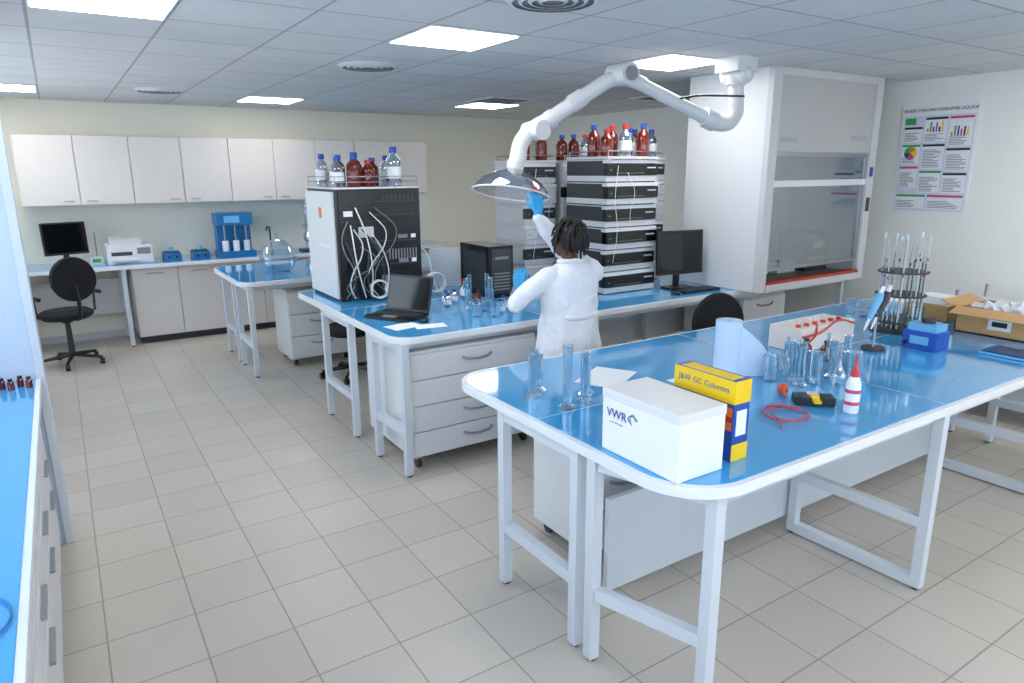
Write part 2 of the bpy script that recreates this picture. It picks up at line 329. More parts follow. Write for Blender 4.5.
for m,a0,a1 in((GREEN,0,1.3),(ORG,1.3,2.6),(YEL,2.6,3.9),(PINK,3.9,5.2),(BLUEC,5.2,6.283)):
    i=b.mi(m); cy,cz=3.39,2.0; vs=[b.bm.verts.new((6.484,cy,cz))]+[b.bm.verts.new((6.484,cy+.055*math.cos(a0+(a1-a0)*k/8),cz+.055*math.sin(a0+(a1-a0)*k/8))) for k in range(9)]; b._f(vs,i)
b.done(parent=P)
text('GUIDE CHROMATOGRAPHIE LIQUIDE',.036,(6.485,3.185,2.36),(pi/2,0,-pi/2),TXT,P)
# ------------------------------------------------------------------ bottles / glassware
def bottle(x,y,z,r,h,body,cap,name='reagent_bottle',label=True):
    b=B(name); b.lathe((x,y,z),[(0,0),(r*.94,0),(r,h*.03),(r,h*.6),(r*.85,h*.7),(r*.42,h*.8),(r*.36,h*.86),(r*.36,h*.9)],body,20)
    b.lathe((x,y,z),[(r*.36,h*.84),(r*.46,h*.85),(r*.46,h),(0,h)],cap,16)
    if label: b.lathe((x,y,z),[(r*1.01,h*.2),(r*1.01,h*.5)],PAPER,20)
    return b.done()
def beaker(x,y,z,r,h):
    B('glass_beaker').lathe((x,y,z),[(0,0),(r*.95,0),(r,h*.06),(r,h*.96),(r*1.07,h),(r*.97,h*.98),(r*.95,h*.08),(0,h*.03)],GLASS,24).done()
def gcyl(x,y,z,r,h):
    B('graduated_cylinder').lathe((x,y,z),[(0,0),(r*1.9,0),(r*1.9,.008),(r*.9,.02),(r,.03),(r,h*.98),(r*1.15,h),(r*.9,h*.98),(r*.88,.03),(0,.025)],GLASS,20).done()
def flask(x,y,z,r,h):
    B('volumetric_flask').lathe((x,y,z),[(0,0),(r*.7,0),(r,h*.15),(r*.95,h*.28),(r*.5,h*.42),(r*.22,h*.52),(r*.2,h*.95),(r*.28,h),(r*.17,h*.95),(r*.17,h*.5)],GLASS,20).done()
Z=T+.0015
for x,y,r,h in((1.64,2.36,.02,.19),(1.71,2.42,.024,.17),(1.68,2.16,.02,.27),(1.79,2.18,.02,.2),(1.86,2.26,.022,.19),(1.76,2.52,.02,.16)): gcyl(x,y,Z,r,h)
for k,(x,y) in enumerate([(2.72,1.94),(2.79,1.87),(2.85,1.95),(2.84,1.79),(2.91,1.87),(2.99,1.8),(2.9,1.71),(2.98,1.69),(3.06,1.75),(2.75,1.8),(3.07,1.88),(2.95,1.95),(3.0,2.03),(3.14,1.82)]):
    if k%4==2: flask(x,y,Z,.034,.19)
    elif k%4==1: gcyl(x,y,Z,.018,.18)
    else: beaker(x,y,Z,.034,.15 if k%2 else .12)
for x,y in((2.75,4.2),(2.62,4.37),(2.85,4.35),(2.55,4.2),(2.95,4.15),(2.5,4.42),(2.38,4.25)): flask(x,y,Z,.035,.2) if x>2.7 else gcyl(x,y,Z,.016,.22)
for x,y in((2.45,4.1),(3.1,4.05),(2.7,4.46),(2.68,4.06),(2.36,4.1),(2.3,3.98),(2.4,3.9)): beaker(x,y,Z,.035,.09)
for x,y in((2.5,3.98),(3.0,4.3),(2.58,4.08),(2.3,4.4),(2.34,4.5),(2.42,4.52)): bottle(x,y,Z,.03,.1,WATER,CAPB)
bottle(2.5,4.3,Z,.03,.12,AMBER,DGREY,label=False); bottle(2.56,4.6,Z,.04,.16,WATER,REDP)
# white carton box
P=empty('cardboard_carton',(1.62,1.57,Z))
b=B('carton_body'); b.box(1.525,1.735,1.39,1.755,Z,Z+.225,PAPER); b.box(1.523,1.737,1.388,1.757,Z+.195,Z+.228,WHITE); b.done(parent=P,bevel=.002)
text('VWR',.045,(1.5225,1.68,Z+.145),(pi/2,0,-pi/2),BLUEC,P); text('www.vwr.com',.011,(1.5225,1.68,Z+.115),(pi/2,0,-pi/2),MGREY,P)
b=B('logo_mark'); b.tube([(1.5225,1.60-.022*math.cos(a),Z+.15+.013*math.sin(a)) for a in [k*.4 for k in range(12)]],.0015,BLUEC,5); b.tube([(1.5225,1.60-.012*math.cos(a),Z+.15+.02*math.sin(a)) for a in [k*.4 for k in range(12)]],.0015,GREEN,5); b.done(parent=P)
P=empty('column_box',(1.85,1.54,Z))
b=B('box_body'); b.box(1.8,1.88,1.41,1.68,Z,Z+.285,BLUEC); b.box(1.798,1.8,1.41,1.68,Z+.205,Z+.285,YEL); b.box(1.797,1.8,1.415,1.675,Z+.11,Z+.19,ORG); b.box(1.7965,1.8,1.415,1.675,Z+.14,Z+.16,REDP)
b.box(1.8,1.88,1.408,1.41,Z+.205,Z+.285,YEL); b.box(1.8,1.88,1.408,1.41,Z,Z+.06,YEL); b.box(1.815,1.865,1.4075,1.41,Z+.09,Z+.18,PAPER); b.box(1.81,1.87,1.43,1.66,Z+.285,Z+.2855,YEL); b.done(parent=P,bevel=.001)
text('J&W GC Columns',.03,(1.7972,1.545,Z+.25),(pi/2,0,-pi/2),BLUEC,P)
# paper sheet
b=B('paper_sheet'); b.obox((2.1,2.4,Z+.001),(.3,.21,.002),PAPER,.5); b.done()
# paper towel roll with trailing sheet
b=B('paper_towel_roll'); b.lathe((2.61,2.11,Z),[(.02,0),(.062,0),(.062,.27),(.02,.27),(.02,0)],PBLUE,32)
i=b.mi(PBLUE); prev=None
for k,p in enumerate(cr([(2.62,2.05,0),(2.69,2.02,0),(2.74,1.99,0),(2.79,2.0,0),(2.84,2.05,0)],4)):
    x,y=p.x,p.y; a=b.bm.verts.new((x,y,Z+.002)); c=b.bm.verts.new((x,y+.01,Z+.26-.24*(k/16)))
    if prev: b._f([prev[0],a,c,prev[1]],i,True)
    prev=(a,c)
b.slab(2.3,2.62,1.98,2.2,Z,Z+.002,PAPER); b.done()
# multimeter with cables
b=B('digital_multimeter'); b.obox((2.58,1.62,Z+.018),(.08,.16,.034),BLACK,.8); b.obox((2.6,1.64,Z+.036),(.05,.05,.004),LGREY,.8); b.lathe((2.565,1.605,Z+.035),[(0,.006),(.018,.006),(.02,0)],YEL,16)
b.obox((2.545,1.585,Z+.03),(.07,.03,.012),YEL,.8); b.done(bevel=.004)
b=B('red_test_lead')
pts=[(2.34+.1*math.cos(a)*(1-a*.012)+.012*math.sin(a*.7),1.585+.085*math.sin(a)+.008*math.cos(a*1.7),Z+.005+.001*a) for a in [k*.3 for k in range(48)]]
b.tube(pts,.0024,REDP,6); b.tube(cr([(2.44,1.6,Z+.004),(2.38,1.66,Z+.012),(2.3,1.62,Z+.014),(2.26,1.55,Z+.01),(2.2,1.5,Z+.004)]),.0024,REDP,6); b.done()
b=B('rubber_bulb'); OB=mat('orange_bulb',(205,80,50),.4); b.sph((2.58,1.77,Z+.025),.025,OB,14); b.tube([(2.56,1.75,Z+.02),(2.53,1.72,Z+.012)],[.008,.005],OB,8); b.done()
# spray bottle / wash bottle
b=B('wash_bottle'); b.lathe((2.61,1.47,Z),[(0,0),(.027,0),(.029,.005),(.029,.12),(.02,.145),(.012,.155)],PAPER,20); b.lathe((2.61,1.47,Z),[(.0292,.035),(.0292,.1)],PINK,20); b.lathe((2.61,1.47,Z),[(.015,.15),(.015,.175),(.007,.185),(.003,.24),(0,.24)],REDP,16); b.lathe((2.61,1.47,Z),[(.0296,.05),(.0296,.085)],PAPER,20); b.done()
# foam rack with tubes
b=B('tube_rack'); b.box(3.25,3.75,2.15,2.35,Z,Z+.13,FOAM)
for k in range(6):
    b.tube([(3.29+k*.075,2.2,Z+.12),(3.29+k*.075,2.2,Z+.145)],.014,REDP,10); b.tube([(3.29+k*.075,2.29,Z+.12),(3.29+k*.075,2.29,Z+.14)],.014,WHITE,10)
b.tube(cr([(3.25,2.14,Z+.09),(3.4,2.13,Z+.1),(3.6,2.16,Z+.14),(3.74,2.14,Z+.11)]),.006,REDP,8); b.tube(cr([(3.3,2.14,Z+.05),(3.35,2.13,Z+.09),(3.4,2.16,Z+.14)]),.006,REDP,8); b.done(bevel=.003)
bottle(3.15,2.05,Z,.03,.12,AMBER,DGREY,label=False); bottle(3.22,1.98,Z,.03,.11,AMBER,DGREY,label=False)
# micropipette on stand
b=B('micropipette_stand'); x,y=3.66,1.98
b.cyl((x,y,Z),.06,.015,DGREY); b.tube([(x,y,Z),(x,y,Z+.26)],.006,ALU,8)
for dx,c in((-.04,LBLUE),(.03,DGREY)):
    b.tube([(x+dx-.07,y,Z+.12),(x+dx-.03,y,Z+.18)],[.004,.008],PAPER,8); b.tube([(x+dx-.03,y,Z+.18),(x+dx+.04,y,Z+.28),(x+dx+.055,y,Z+.31)],[.014,.022,.018],c,10); b.tube([(x+dx+.055,y,Z+.31),(x+dx+.075,y,Z+.345)],.011,PAPER,8)
b.obox((x,y,Z+.22),(.1,.02,.02),DGREY); b.done()
# pipette carousel
b=B('pipette_carousel'); x,y=4.23,2.16
b.cyl((x,y,Z),.15,.012,DGREY,32); b.tube([(x,y,Z),(x,y,Z+.56)],.008,ALU,8)
for z in(.06,.22,.36): b.lathe((x,y,Z+z),[(.01,0),(.14,0),(.14,.008),(.01,.008)],DGREY,32)
random.seed(9)
for k in range(26):
    a=2*pi*k/26; r=.118; px,py=x+r*math.cos(a),y+r*math.sin(a); hh=random.uniform(.42,.6)
    b.tube([(px,py,Z+.03),(px,py,Z+.08),(px,py,Z+hh)],[.002,.0045,.0045],GLASS if k%3 else LGREY,6); b.tube([(px,py,Z+hh*.75),(px,py,Z+hh*.78)],.0055,random.choice([REDP,DGREY,BLUEC]),6)
    if k%4==0: b.tube([(px*.97+x*.03,py,Z),(px*.97+x*.03,py,Z+.42)],.004,DGREY,6)
b.done()
# vortex mixer
b=B('vortex_mixer'); x,y=3.93,1.84
b.box(x-.07,x+.07,y-.09,y+.09,Z,Z+.1,mat('mixer_blue',(36,84,180),.35)); b.box(x-.055,x+.07,y-.075,y+.075,Z+.1,Z+.14,LBLUE); b.cyl((x+.01,y,Z+.14),.035,.025,DGREY,20)
b.box(x-.072,x-.07,y-.05,y+.05,Z+.03,Z+.075,LBLUE); b.tube([(x-.07,y+.07,Z+.03),(x-.08,y+.07,Z+.03)],.012,BLACK); b.done(bevel=.008)
# open cardboard box with contents
b=B('open_cardboard_box'); x0,x1,y0,y1,zt=4.52,4.9,1.5,1.96,Z+.15; w=.006
b.box(x0,x0+w,y0,y1,Z,zt,CARD); b.box(x1-w,x1,y0,y1,Z,zt,CARD); b.box(x0,x1,y0,y0+w,Z,zt,CARD); b.box(x0,x1,y1-w,y1,Z,zt,CARD); b.box(x0,x1,y0,y1,Z,Z+w,CARD)
b.obox((x0-.05,(y0+y1)/2,zt-.012),(.11,y1-y0,.004),CARD,ry=-.3); b.obox(((x0+x1)/2,y1+.05,zt+.01),(x1-x0,.11,.004),CARD,rx=.25)
for k in range(22): b.obox((random.uniform(x0+.06,x1-.06),random.uniform(y0+.06,y1-.06),Z+.11+random.random()*.06),(.08,.06,.04),random.choice([PAPER,LGREY,WHITE]),random.random()*3,random.random())
b.box(x0-.002,x0,1.66,1.78,Z+.04,Z+.11,PAPER); b.box(x0-.0025,x0,1.68,1.76,Z+.06,Z+.09,TXT)
b.done()
b=B('sample_tray'); b.box(4.05,4.25,1.4,1.62,Z,Z+.012,LBLUE); b.box(4.06,4.24,1.41,1.61,Z+.012,Z+.02,mat('tray_inset',(20,60,110),.3)); b.done(bevel=.003)
b=B('small_box_stack'); b.box(4.72,4.98,2.1,2.35,Z,Z+.1,CARD); b.box(4.75,4.96,2.4,2.6,Z,Z+.08,PAPER); b.box(4.74,4.9,2.13,2.31,Z+.1,Z+.15,PAPER); b.done(bevel=.002)
b=B('blue_pen'); b.tube([(4.42,2.5,Z+.005),(4.56,2.46,Z+.005)],.005,BLUEC,8); b.done()
for x,y in((4.55,2.35),(4.6,2.22),(4.5,2.62)): beaker(x,y,Z,.035,.1)
# small bottles on left counter
b=B('sample_vials')
for k in range(5): b.lathe((-.36+k*.035,3.78+(k%2)*.035,Z),[(0,0),(.014,0),(.014,.035),(.008,.04)],AMBER,12); b.lathe((-.36+k*.035,3.78+(k%2)*.035,Z),[(.01,.04),(.01,.052),(0,.052)],BLACK,12)
b.done()
b=B('blue_cable'); b.tube(cr([(-.4,1.58,Z+.004),(-.28,1.62,Z+.004),(-.215,1.72,Z+.004),(-.23,1.82,Z+.004),(-.3,1.86,Z+.004),(-.42,1.84,Z+.004),(-.5,1.8,Z+.004)]),.003,TEAL,6); b.done()
# ------------------------------------------------------------------ HPLC 1 (black tower)
b=B('chromatography_tower'); x0,x1,y0,y1=1.72,2.4,5.02,5.68
b.box(x0,x1,y0,y1,Z,1.74,BLACK); b.box(x0-.018,x0,y0+.03,y1,Z+.02,1.72,WHITE)
for z0,z1 in((.93,1.12),(1.14,1.3),(1.32,1.5),(1.52,1.6),(1.62,1.72)):
    b.box(x0+.02,x1-.02,y0-.012,y0,z0,z1,BLACK); b.box(x0+.3,x1-.05,y0-.015,y0-.012,z0+.02,z0+.03,DGREY)
b.box(x0+.16,x0+.28,y0-.02,y0-.012,1.38,1.46,LGREY); b.box(x0+.33,x0+.42,y0-.02,y0-.012,.97,1.08,MGREY); b.box(x0+.05,x0+.12,y0-.018,y0-.012,1.54,1.58,PAPER)
b.box(x0-.02,x0-.018,5.3,5.36,1.52,1.6,ORG); b.box(x0-.02,x0-.018,5.15,5.42,1.3,1.32,PAPER)
for k in range(10): b.box(x0+.4+k*.025,x0+.412+k*.025,y0-.014,y0-.012,1.2,1.28,MGREY)
for k in range(8): b.box(x0+.36+k*.035,x0+.38+k*.035,y0-.014,y0-.012,1.64,1.7,DGREY)
for z in(1.0,1.17,1.36): b.box(x1-.2,x1-.12,y0-.016,y0-.012,z,z+.03,MGREY); b.box(x1-.09,x1-.05,y0-.016,y0-.012,z,z+.03,PAPER)
zt=1.74; b.box(x0,x1,y0,y1,zt,zt+.012,WHITE)
for z in(.05,.09): b.tube([(x0+.01,y0+.01,zt+z),(x1-.01,y0+.01,zt+z),(x1-.01,y1-.01,zt+z),(x0+.01,y1-.01,zt+z),(x0+.01,y0+.01,zt+z)],.004,ALU,6)
for x in(x0+.01,x1-.01):
    for y in(y0+.01,y1-.01): b.tube([(x,y,zt),(x,y,zt+.09)],.004,ALU,6)
b.done(bevel=.004)
b=B('cable_bundle')
random.seed(3)
for k in range(12):
    xa=x0+.05+k*.022; z1=random.uniform(1.25,1.66); p=[(xa,y0-.03,z1)]; bow=random.uniform(-.07,.12); dr=random.uniform(-.05,.14)
    for j in range(1,6): t=j/5; p.append((xa+bow*math.sin(t*pi*(1+k%2))+t*dr,y0-.04-.05*math.sin(t*pi)-k*.003,z1+(.925-z1)*t))
    b.tube(cr(p,5),random.choice([.003,.004,.0055]),random.choice([WHITE,LGREY,MGREY,DGREY,WHITE]),8)
for cx,rr,yy in((x0+.27,.07,.1),(x0+.38,.06,.12),(x0+.75,.08,.1)):
    b.tube([(cx+rr*math.cos(a)*(1+.05*math.sin(a*.4)),y0-yy-.02*math.sin(a*.3),.92+rr+rr*math.sin(a)*.95) for a in [k*.3 for k in range(60)]],.006,WHITE,8)
b.tube(cr([(x1+.01,y0+.1,1.3),(x1+.06,y0,1.2),(x1+.08,y0-.03,1.05),(x1+.1,y0-.08,.93),(x1+.2,y0-.1,.91)]),.005,WHITE,8)
b.done()
for k,(dx,dy,h,c,cp) in enumerate(((.08,.15,.22,WATER,CAPB),(.2,.12,.24,AMBER,CAPB),(.32,.14,.2,AMBER,REDP),(.15,.32,.24,AMBER,CAPB),(.08,.5,.25,WATER,CAPB),(.28,.32,.26,AMBER,CAPB),(.42,.3,.22,AMBER,CAPB),(.53,.13,.3,WATER,CAPB),(.58,.4,.24,WATER,CAPB))): bottle(x0+dx,y0+dy,zt+.0125,.052 if h<.26 else .062,h,c,cp,label=(c is WATER))
# ------------------------------------------------------------------ HPLC stacks
def stack(x0,x1,y0,y1,ztop,front,n,body):
    b=B('chromatography_module_stack'); z=Z; h=(ztop-Z)/n
    b.box(x0+.01,x1-.01,y0+.03,y1,Z,ztop,body)
    for k in range(n):
        za=z+k*h; ins=.014*(k%2)
        b.box(x0,x1,y0+ins,y1-.01,za+.006,za+h*.28,LGREY); b.box(x0+.004,x1-.004,y0-.006+ins,y0+.05,za+h*.3,za+h*.8,front[k%len(front)]); b.box(x0,x1,y0+ins,y0+.06,za+h*.82,za+h-.004,WHITE)
        b.box(x0,x1,y0+.04,y1,za+h-.012,za+h-.004,LGREY)
        b.box(x1-.12,x1-.03,y0-.009+ins,y0-.005+ins,za+h*.6,za+h*.66,LGREY); b.box(x0+.03,x0+.05,y0-.009+ins,y0-.005+ins,za+h*.5,za+h*.55,GREEN)
        b.box(x0+.1,x1-.15,y0-.008+ins,y0-.005+ins,za+h*.38,za+h*.4,MGREY)
    b.box(x0,x1,y0,y1,ztop,ztop+.02,LGREY)
    b.tube([(x0+.02,y0+.02,ztop+.06),(x1-.02,y0+.02,ztop+.06),(x1-.02,y1-.02,ztop+.06),(x0+.02,y1-.02,ztop+.06),(x0+.02,y0+.02,ztop+.06)],.004,ALU,6)
    for x in(x0+.02,x1-.02):
        for y in(y0+.02,y1-.02): b.tube([(x,y,ztop+.02),(x,y,ztop+.06)],.004,ALU,6)
    b.tube(cr([(x0+.1,y0-.01,ztop-.05),(x0+.06,y0-.03,ztop-.3),(x0+.1,y0-.02,ztop-.55),(x0+.07,y0-.012,ztop-.8)]),.0025,PAPER,6)
    b.tube(cr([(x0+.2,y0-.01,ztop-.1),(x0+.26,y0-.03,ztop-.25),(x0+.22,y0-.03,ztop-.4),(x0+.24,y0-.012,ztop-.5)]),.002,PAPER,6)
    b.done(bevel=.004)
stack(3.56,4.1,4.12,4.64,1.95,[BLACK,BLACK,SCREEN],6,DGREY)
stack(3.3,3.62,4.85,5.35,1.93,[LGREY,DGREY],6,LGREY)
stack(3.7,4.1,4.85,5.35,1.93,[BLACK,LGREY],6,LGREY)
stack(4.2,4.56,4.5,5.0,1.95,[LGREY,LGREY,DGREY],6,LGREY)
random.seed(14)
for (x0_,x1_,y0_,n,zt) in((3.6,4.06,4.2,6,1.97),(3.33,3.59,4.95,2,1.95),(3.73,4.07,4.95,3,1.95),(4.24,4.52,4.58,3,1.97)):
    for k in range(n):
        c=(AMBER,WATER,AMBER,AMBER,AMBER,WATER)[(k+n)%6]; m=3 if n>2 else 2; bottle(x0_+.04+(x1_-x0_-.08)*(k%m)/(m-1),y0_+.03+.16*(k//3),zt+.0005,.05,random.uniform(.2,.26),c,random.choice([CAPB,CAPB,REDP]),label=(c is WATER))
# ------------------------------------------------------------------ computers
def monitor(x,y,z,w,h,rz,name='computer_monitor'):
    b=B(name); M=Matrix.Translation((x,y,z))@Matrix.Rotation(rz,4,'Z')
    def q(c,s,m,rx=0): p=M@Vector(c); b.obox(p,s,m,rz,rx)
    q((0,0,.008),(.24,.16,.014),BLACK); q((0,.03,.1),(.05,.025,.18),BLACK); q((0,0,.12+h/2),(w,.03,h),BLACK,-.06); q((0,-.0165,.125+h/2),(w-.03,.003,h-.04),SCREEN,-.06); q((0,.022,.12+h/2),(w*.6,.03,h*.6),DGREY,-.06)
    return b.done(bevel=.003)
monitor(4.28,4.02,Z,.46,.36,-.15)
b=B('computer_keyboard'); b.box(4.12,4.52,3.77,3.9,Z,Z+.015,BLACK)
for j in range(4):
    for k in range(14): b.box(4.135+k*.027,4.157+k*.027,3.78+j*.029,3.803+j*.029,Z+.015,Z+.02,DGREY)
b.done()
def mouse(x,y): b=B('computer_mouse'); b.lathe((x,y,Z),[(0,0),(.028,0),(.031,.008),(.027,.02),(.015,.029),(0,.031)],BLACK,18,None,1,1.6); b.done()
mouse(4.05,3.82); mouse(1.93,4.04)
monitor(.02,8.72,Z,.42,.34,.3)
b=B('desktop_computer'); b.box(2.72,2.94,4.5,4.95,Z,Z+.4,BLACK); b.box(2.74,2.92,4.49,4.5,Z+.03,Z+.38,DGREY); b.box(2.77,2.89,4.485,4.49,Z+.3,Z+.32,MGREY); b.box(2.719,2.72,4.55,4.9,Z+.05,Z+.35,DGREY)
for k in range(6): b.box(2.76,2.9,4.485,4.49,Z+.06+k*.025,Z+.07+k*.025,MGREY)
b.done(bevel=.004)
def laptop(x,y,z,rz,m,w=.36,d=.25,op=1.85,name='laptop'):
    b=B(name); M=Matrix.Translation((x,y,z))@Matrix.Rotation(rz,4,'Z')
    b.obox(M@Vector((0,0,.011)),(w,d,.02),m,rz); b.obox(M@Vector((0,.03,.0215)),(w*.88,d*.5,.002),DGREY,rz); b.obox(M@Vector((0,-.08,.0215)),(.1,.06,.002),MGREY,rz)
    a=op-pi/2; c=Vector((0,d/2+math.sin(a)*d/2,.02+math.cos(a)*d/2)); b.obox(M@c,(w,.012,d),m,rz,-a); c2=c+Vector((0,-.007*math.cos(a),.007*math.sin(a))); b.obox(M@c2,(w*.93,.002,d*.88),SCREEN,rz,-a)
    return b.done(bevel=.002)
laptop(1.84,4.27,Z,-1.05,BLACK)
laptop(2.82,5.36,Z,pi-.4,WHITE,.36,.34,1.9)
b=B('paper_notes'); b.obox((1.76,3.98,Z+.001),(.21,.15,.002),PAPER,.2); b.obox((1.9,3.88,Z+.003),(.2,.12,.002),PAPER,-.2); b.done()
# ------------------------------------------------------------------ desiccator
b=B('glass_desiccator'); x,y=1.78,7.0
b.lathe((x,y,Z),[(0,0),(.1,0),(.15,.06),(.17,.12),(.175,.13)],GLASS,32); b.lathe((x,y,Z),[(.175,.13),(.175,.145),(.165,.16),(.14,.24),(.08,.3),(.03,.32)],GLASS,32); b.lathe((x,y,Z),[(.168,.125),(.18,.127),(.18,.147),(.168,.15)],GLASS,32)
b.lathe((x,y,Z),[(0,.32),(.02,.32),(.012,.34),(.028,.36),(.02,.38),(0,.385)],GLASS,16); b.lathe((x,y,Z),[(0,.08),(.13,.08),(.13,.09),(0,.09)],PAPER,24); b.done()
# ------------------------------------------------------------------ back counter instruments
b=B('titration_instrument'); x,y=1.72,8.68
b.box(x-.2,x+.2,y-.16,y+.18,Z,Z+.06,TEAL); b.box(x-.19,x+.19,y+.02,y+.17,Z+.06,Z+.46,TEAL); b.box(x-.2,x+.2,y-.1,y+.18,Z+.36,Z+.5,TEAL); b.box(x-.12,x+.05,y-.103,y-.1,Z+.39,Z+.47,LBLUE)
for k in range(3): b.cyl((x-.12+k*.12,y-.06,Z+.06),.035,.12,PAPER,16); b.tube([(x-.12+k*.12,y-.06,Z+.18),(x-.12+k*.12,y-.06,Z+.36)],.01,ALU,8)
b.done(bevel=.006)
b=B('desktop_printer'); x,y=.62,8.72
b.box(x-.24,x+.2,y-.18,y+.2,Z,Z+.2,WHITE); b.box(x-.2,x+.1,y-.14,y+.16,Z+.2,Z+.27,LGREY); b.box(x-.2,x+.05,y-.25,y-.18,Z+.03,Z+.05,LGREY); b.box(x-.2,x+.0,y-.183,y-.18,Z+.09,Z+.13,DGREY); b.box(x+.05,x+.18,y-.184,y-.18,Z+.1,Z+.17,MGREY); b.done(bevel=.012)
b=B('ph_meter'); b.box(.22,.34,8.6,8.8,Z,Z+.08,LGREY); b.box(.24,.32,8.597,8.6,Z+.03,Z+.07,GREEN); b.tube([(.3,8.85,Z),(.3,8.85,Z+.3),(.3,8.75,Z+.33)],.007,ALU,8); b.done(bevel=.004)
for x in(1.02,1.32):
    b=B('magnetic_stirrer'); b.box(x-.09,x+.09,8.56,8.78,Z,Z+.08,TEAL); b.box(x-.08,x+.08,8.58,8.76,Z+.08,Z+.095,DGREY); b.tube([(x-.04,8.558,Z+.04),(x-.04,8.545,Z+.04)],.016,BLACK); b.tube([(x+.04,8.558,Z+.04),(x+.04,8.545,Z+.04)],.016,BLACK); b.cyl((x,8.67,Z+.095),.03,.05,LBLUE,16); b.done(bevel=.004)
b=B('laboratory_tap'); b.cyl((2.15,8.75,Z),.025,.03,DGREY); b.tube([(2.15,8.75,Z),(2.15,8.75,Z+.25),(2.14,8.72,Z+.31),(2.1,8.66,Z+.32),(2.08,8.62,Z+.28)],.011,DGREY,10); b.done()
b=B('distillation_apparatus'); b.box(2.5,2.7,8.6,8.8,Z,Z+.02,DGREY); b.tube([(2.6,8.78,Z),(2.6,8.78,Z+.6)],.007,ALU,8)
b.lathe((2.6,8.68,Z+.1),[(0,0),(.06,.03),(.07,.08),(.04,.13),(.018,.17),(.018,.22),(.035,.25),(.035,.45),(.018,.48),(.018,.53)],GLASS,16)
b.tube([(2.6+.022*math.cos(a),8.68+.022*math.sin(a),Z+.35+a*.008) for a in [k*.5 for k in range(48)]],.004,GLASS,6); b.box(2.56,2.64,8.68,8.79,Z+.3,Z+.315,ALU); b.done()
# ------------------------------------------------------------------ chairs
def chair(x,y,rz,hs=.5,arms=True):
    b=B('office_chair'); M=Matrix.Translation((x,y,0))@Matrix.Rotation(rz,4,'Z')
    V=lambda *c: M@Vector(c)
    for k in range(5):
        a=2*pi*k/5+.3; b.tube([V(.03*math.cos(a),.03*math.sin(a),.1),V(.28*math.cos(a),.28*math.sin(a),.07)],[.022,.014],BLACK,8)
        e=V(.28*math.cos(a),.28*math.sin(a),.03); b.tube([e-Vector((.02,0,0)),e+Vector((.02,0,0))],.03,BLACK,12)
    b.tube([V(0,0,.08),V(0,0,hs-.06)],[.03,.022],DGREY,12); b.tube([V(0,0,hs-.09),V(0,0,hs-.03)],[.05,.09],BLACK,12)
    MM=Matrix.Rotation(rz,4,'Z'); b.lathe(V(0,0,hs-.03),[(0,-.02),(.2,-.02),(.24,.01),(.24,.04),(.2,.065),(0,.06)],CLOTH,28,MM,1,.95)
    b.tube(cr([V(0,-.15,hs-.03),V(0,-.26,hs),V(0,-.28,hs+.15),V(0,-.26,hs+.3)]),.016,BLACK,8,flat=2)
    b.lathe(V(0,-.245,hs+.36),[(0,-.035),(.16,-.03),(.215,0),(.2,.025),(0,.02)],CLOTH,28,MM@Matrix.Rotation(pi/2-.08,4,'X'),1,1.0)
    for s in(-1,1) if arms else ():
        b.tube([V(s*.2,-.02,hs-.02),V(s*.27,-.02,hs),V(s*.28,-.02,hs+.18)],.013,BLACK,8); b.tube([V(s*.28,-.13,hs+.19),V(s*.28,.12,hs+.19)],.022,BLACK,8,True)
    b.done()
chair(-.07,7.98,.45,.52); chair(3.85,3.4,-.25,.46,False); chair(2.12,6.0,2.6,.46,False)
# lab cart at right
b=B('laboratory_cart')
for z in(.16,.5,.82): b.box(5.75,6.3,1.75,2.55,z,z+.025,METW)
for x in(5.78,6.27):
    for y in(1.78,2.52): b.tube([(x,y,.1),(x,y,.95)],.014,CHROME,10); b.tube([(x-.012,y,.045),(x+.012,y,.045)],.045,MGREY,16); b.box(x-.02,x+.02,y-.02,y+.02,.05,.11,ALU)
b.done()
# ------------------------------------------------------------------ extraction arm
ARM=mat('arm_white_enamel',(208,208,210),.3,var=.01)
b=B('fume_extraction_arm')
b.box(3.98,4.18,3.3,3.5,H-.1,H-.002,ARM); b.tube([(4.09,3.4,H-.1),(4.09,3.4,2.48)],.05,ARM,20); b.tube([(4.09,3.4,2.5),(4.09,3.4,2.44)],.07,LGREY,24)
b.tube(cr([(4.09,3.4,2.45),(4.11,3.4,2.3),(4.1,3.4,2.24),(4.05,3.41,2.185),(3.97,3.43,2.18),(3.9,3.44,2.2)],4),.052,ARM,20,True)
b.tube([(4.09,3.33,2.5),(4.09,3.47,2.5)],.06,ARM,20,True)
E=(3.2,3.6,2.47); b.tube([(3.9,3.44,2.2),(3.75,3.475,2.262),(3.3,3.58,2.44)],[.05,.045,.04],ARM,20); b.tube([(3.93,3.435,2.19),(3.84,3.455,2.225)],.066,LGREY,20)
b.tube([(E[0],E[1]-.1,E[2]),(E[0],E[1]+.08,E[2])],.072,ARM,24); b.tube([(E[0],E[1]-.115,E[2]),(E[0],E[1]-.1,E[2])],.045,MGREY,24); b.tube([(3.36,3.57,2.42),(3.2,3.6,2.47)],.048,ARM,16,True)
b.tube([(3.2,3.6,2.47),(3.1,3.65,2.42),(2.72,3.83,2.15)],[.045,.048,.05],ARM,20); b.tube([(2.98,3.71,2.335),(2.9,3.745,2.28)],.058,LGREY,20); b.tube([(2.8,3.79,2.205),(2.76,3.81,2.175)],.06,LGREY,20)
b.tube(cr([(2.78,3.8,2.19),(2.68,3.85,2.13),(2.6,3.87,2.05),(2.57,3.87,1.95),(2.55,3.87,1.9)],3),.054,ARM,20,True); b.tube([(2.69,3.75,2.12),(2.69,3.93,2.12)],.062,ARM,20)
b.tube([(2.555,3.87,1.93),(2.545,3.87,1.86)],.056,LGREY,20)
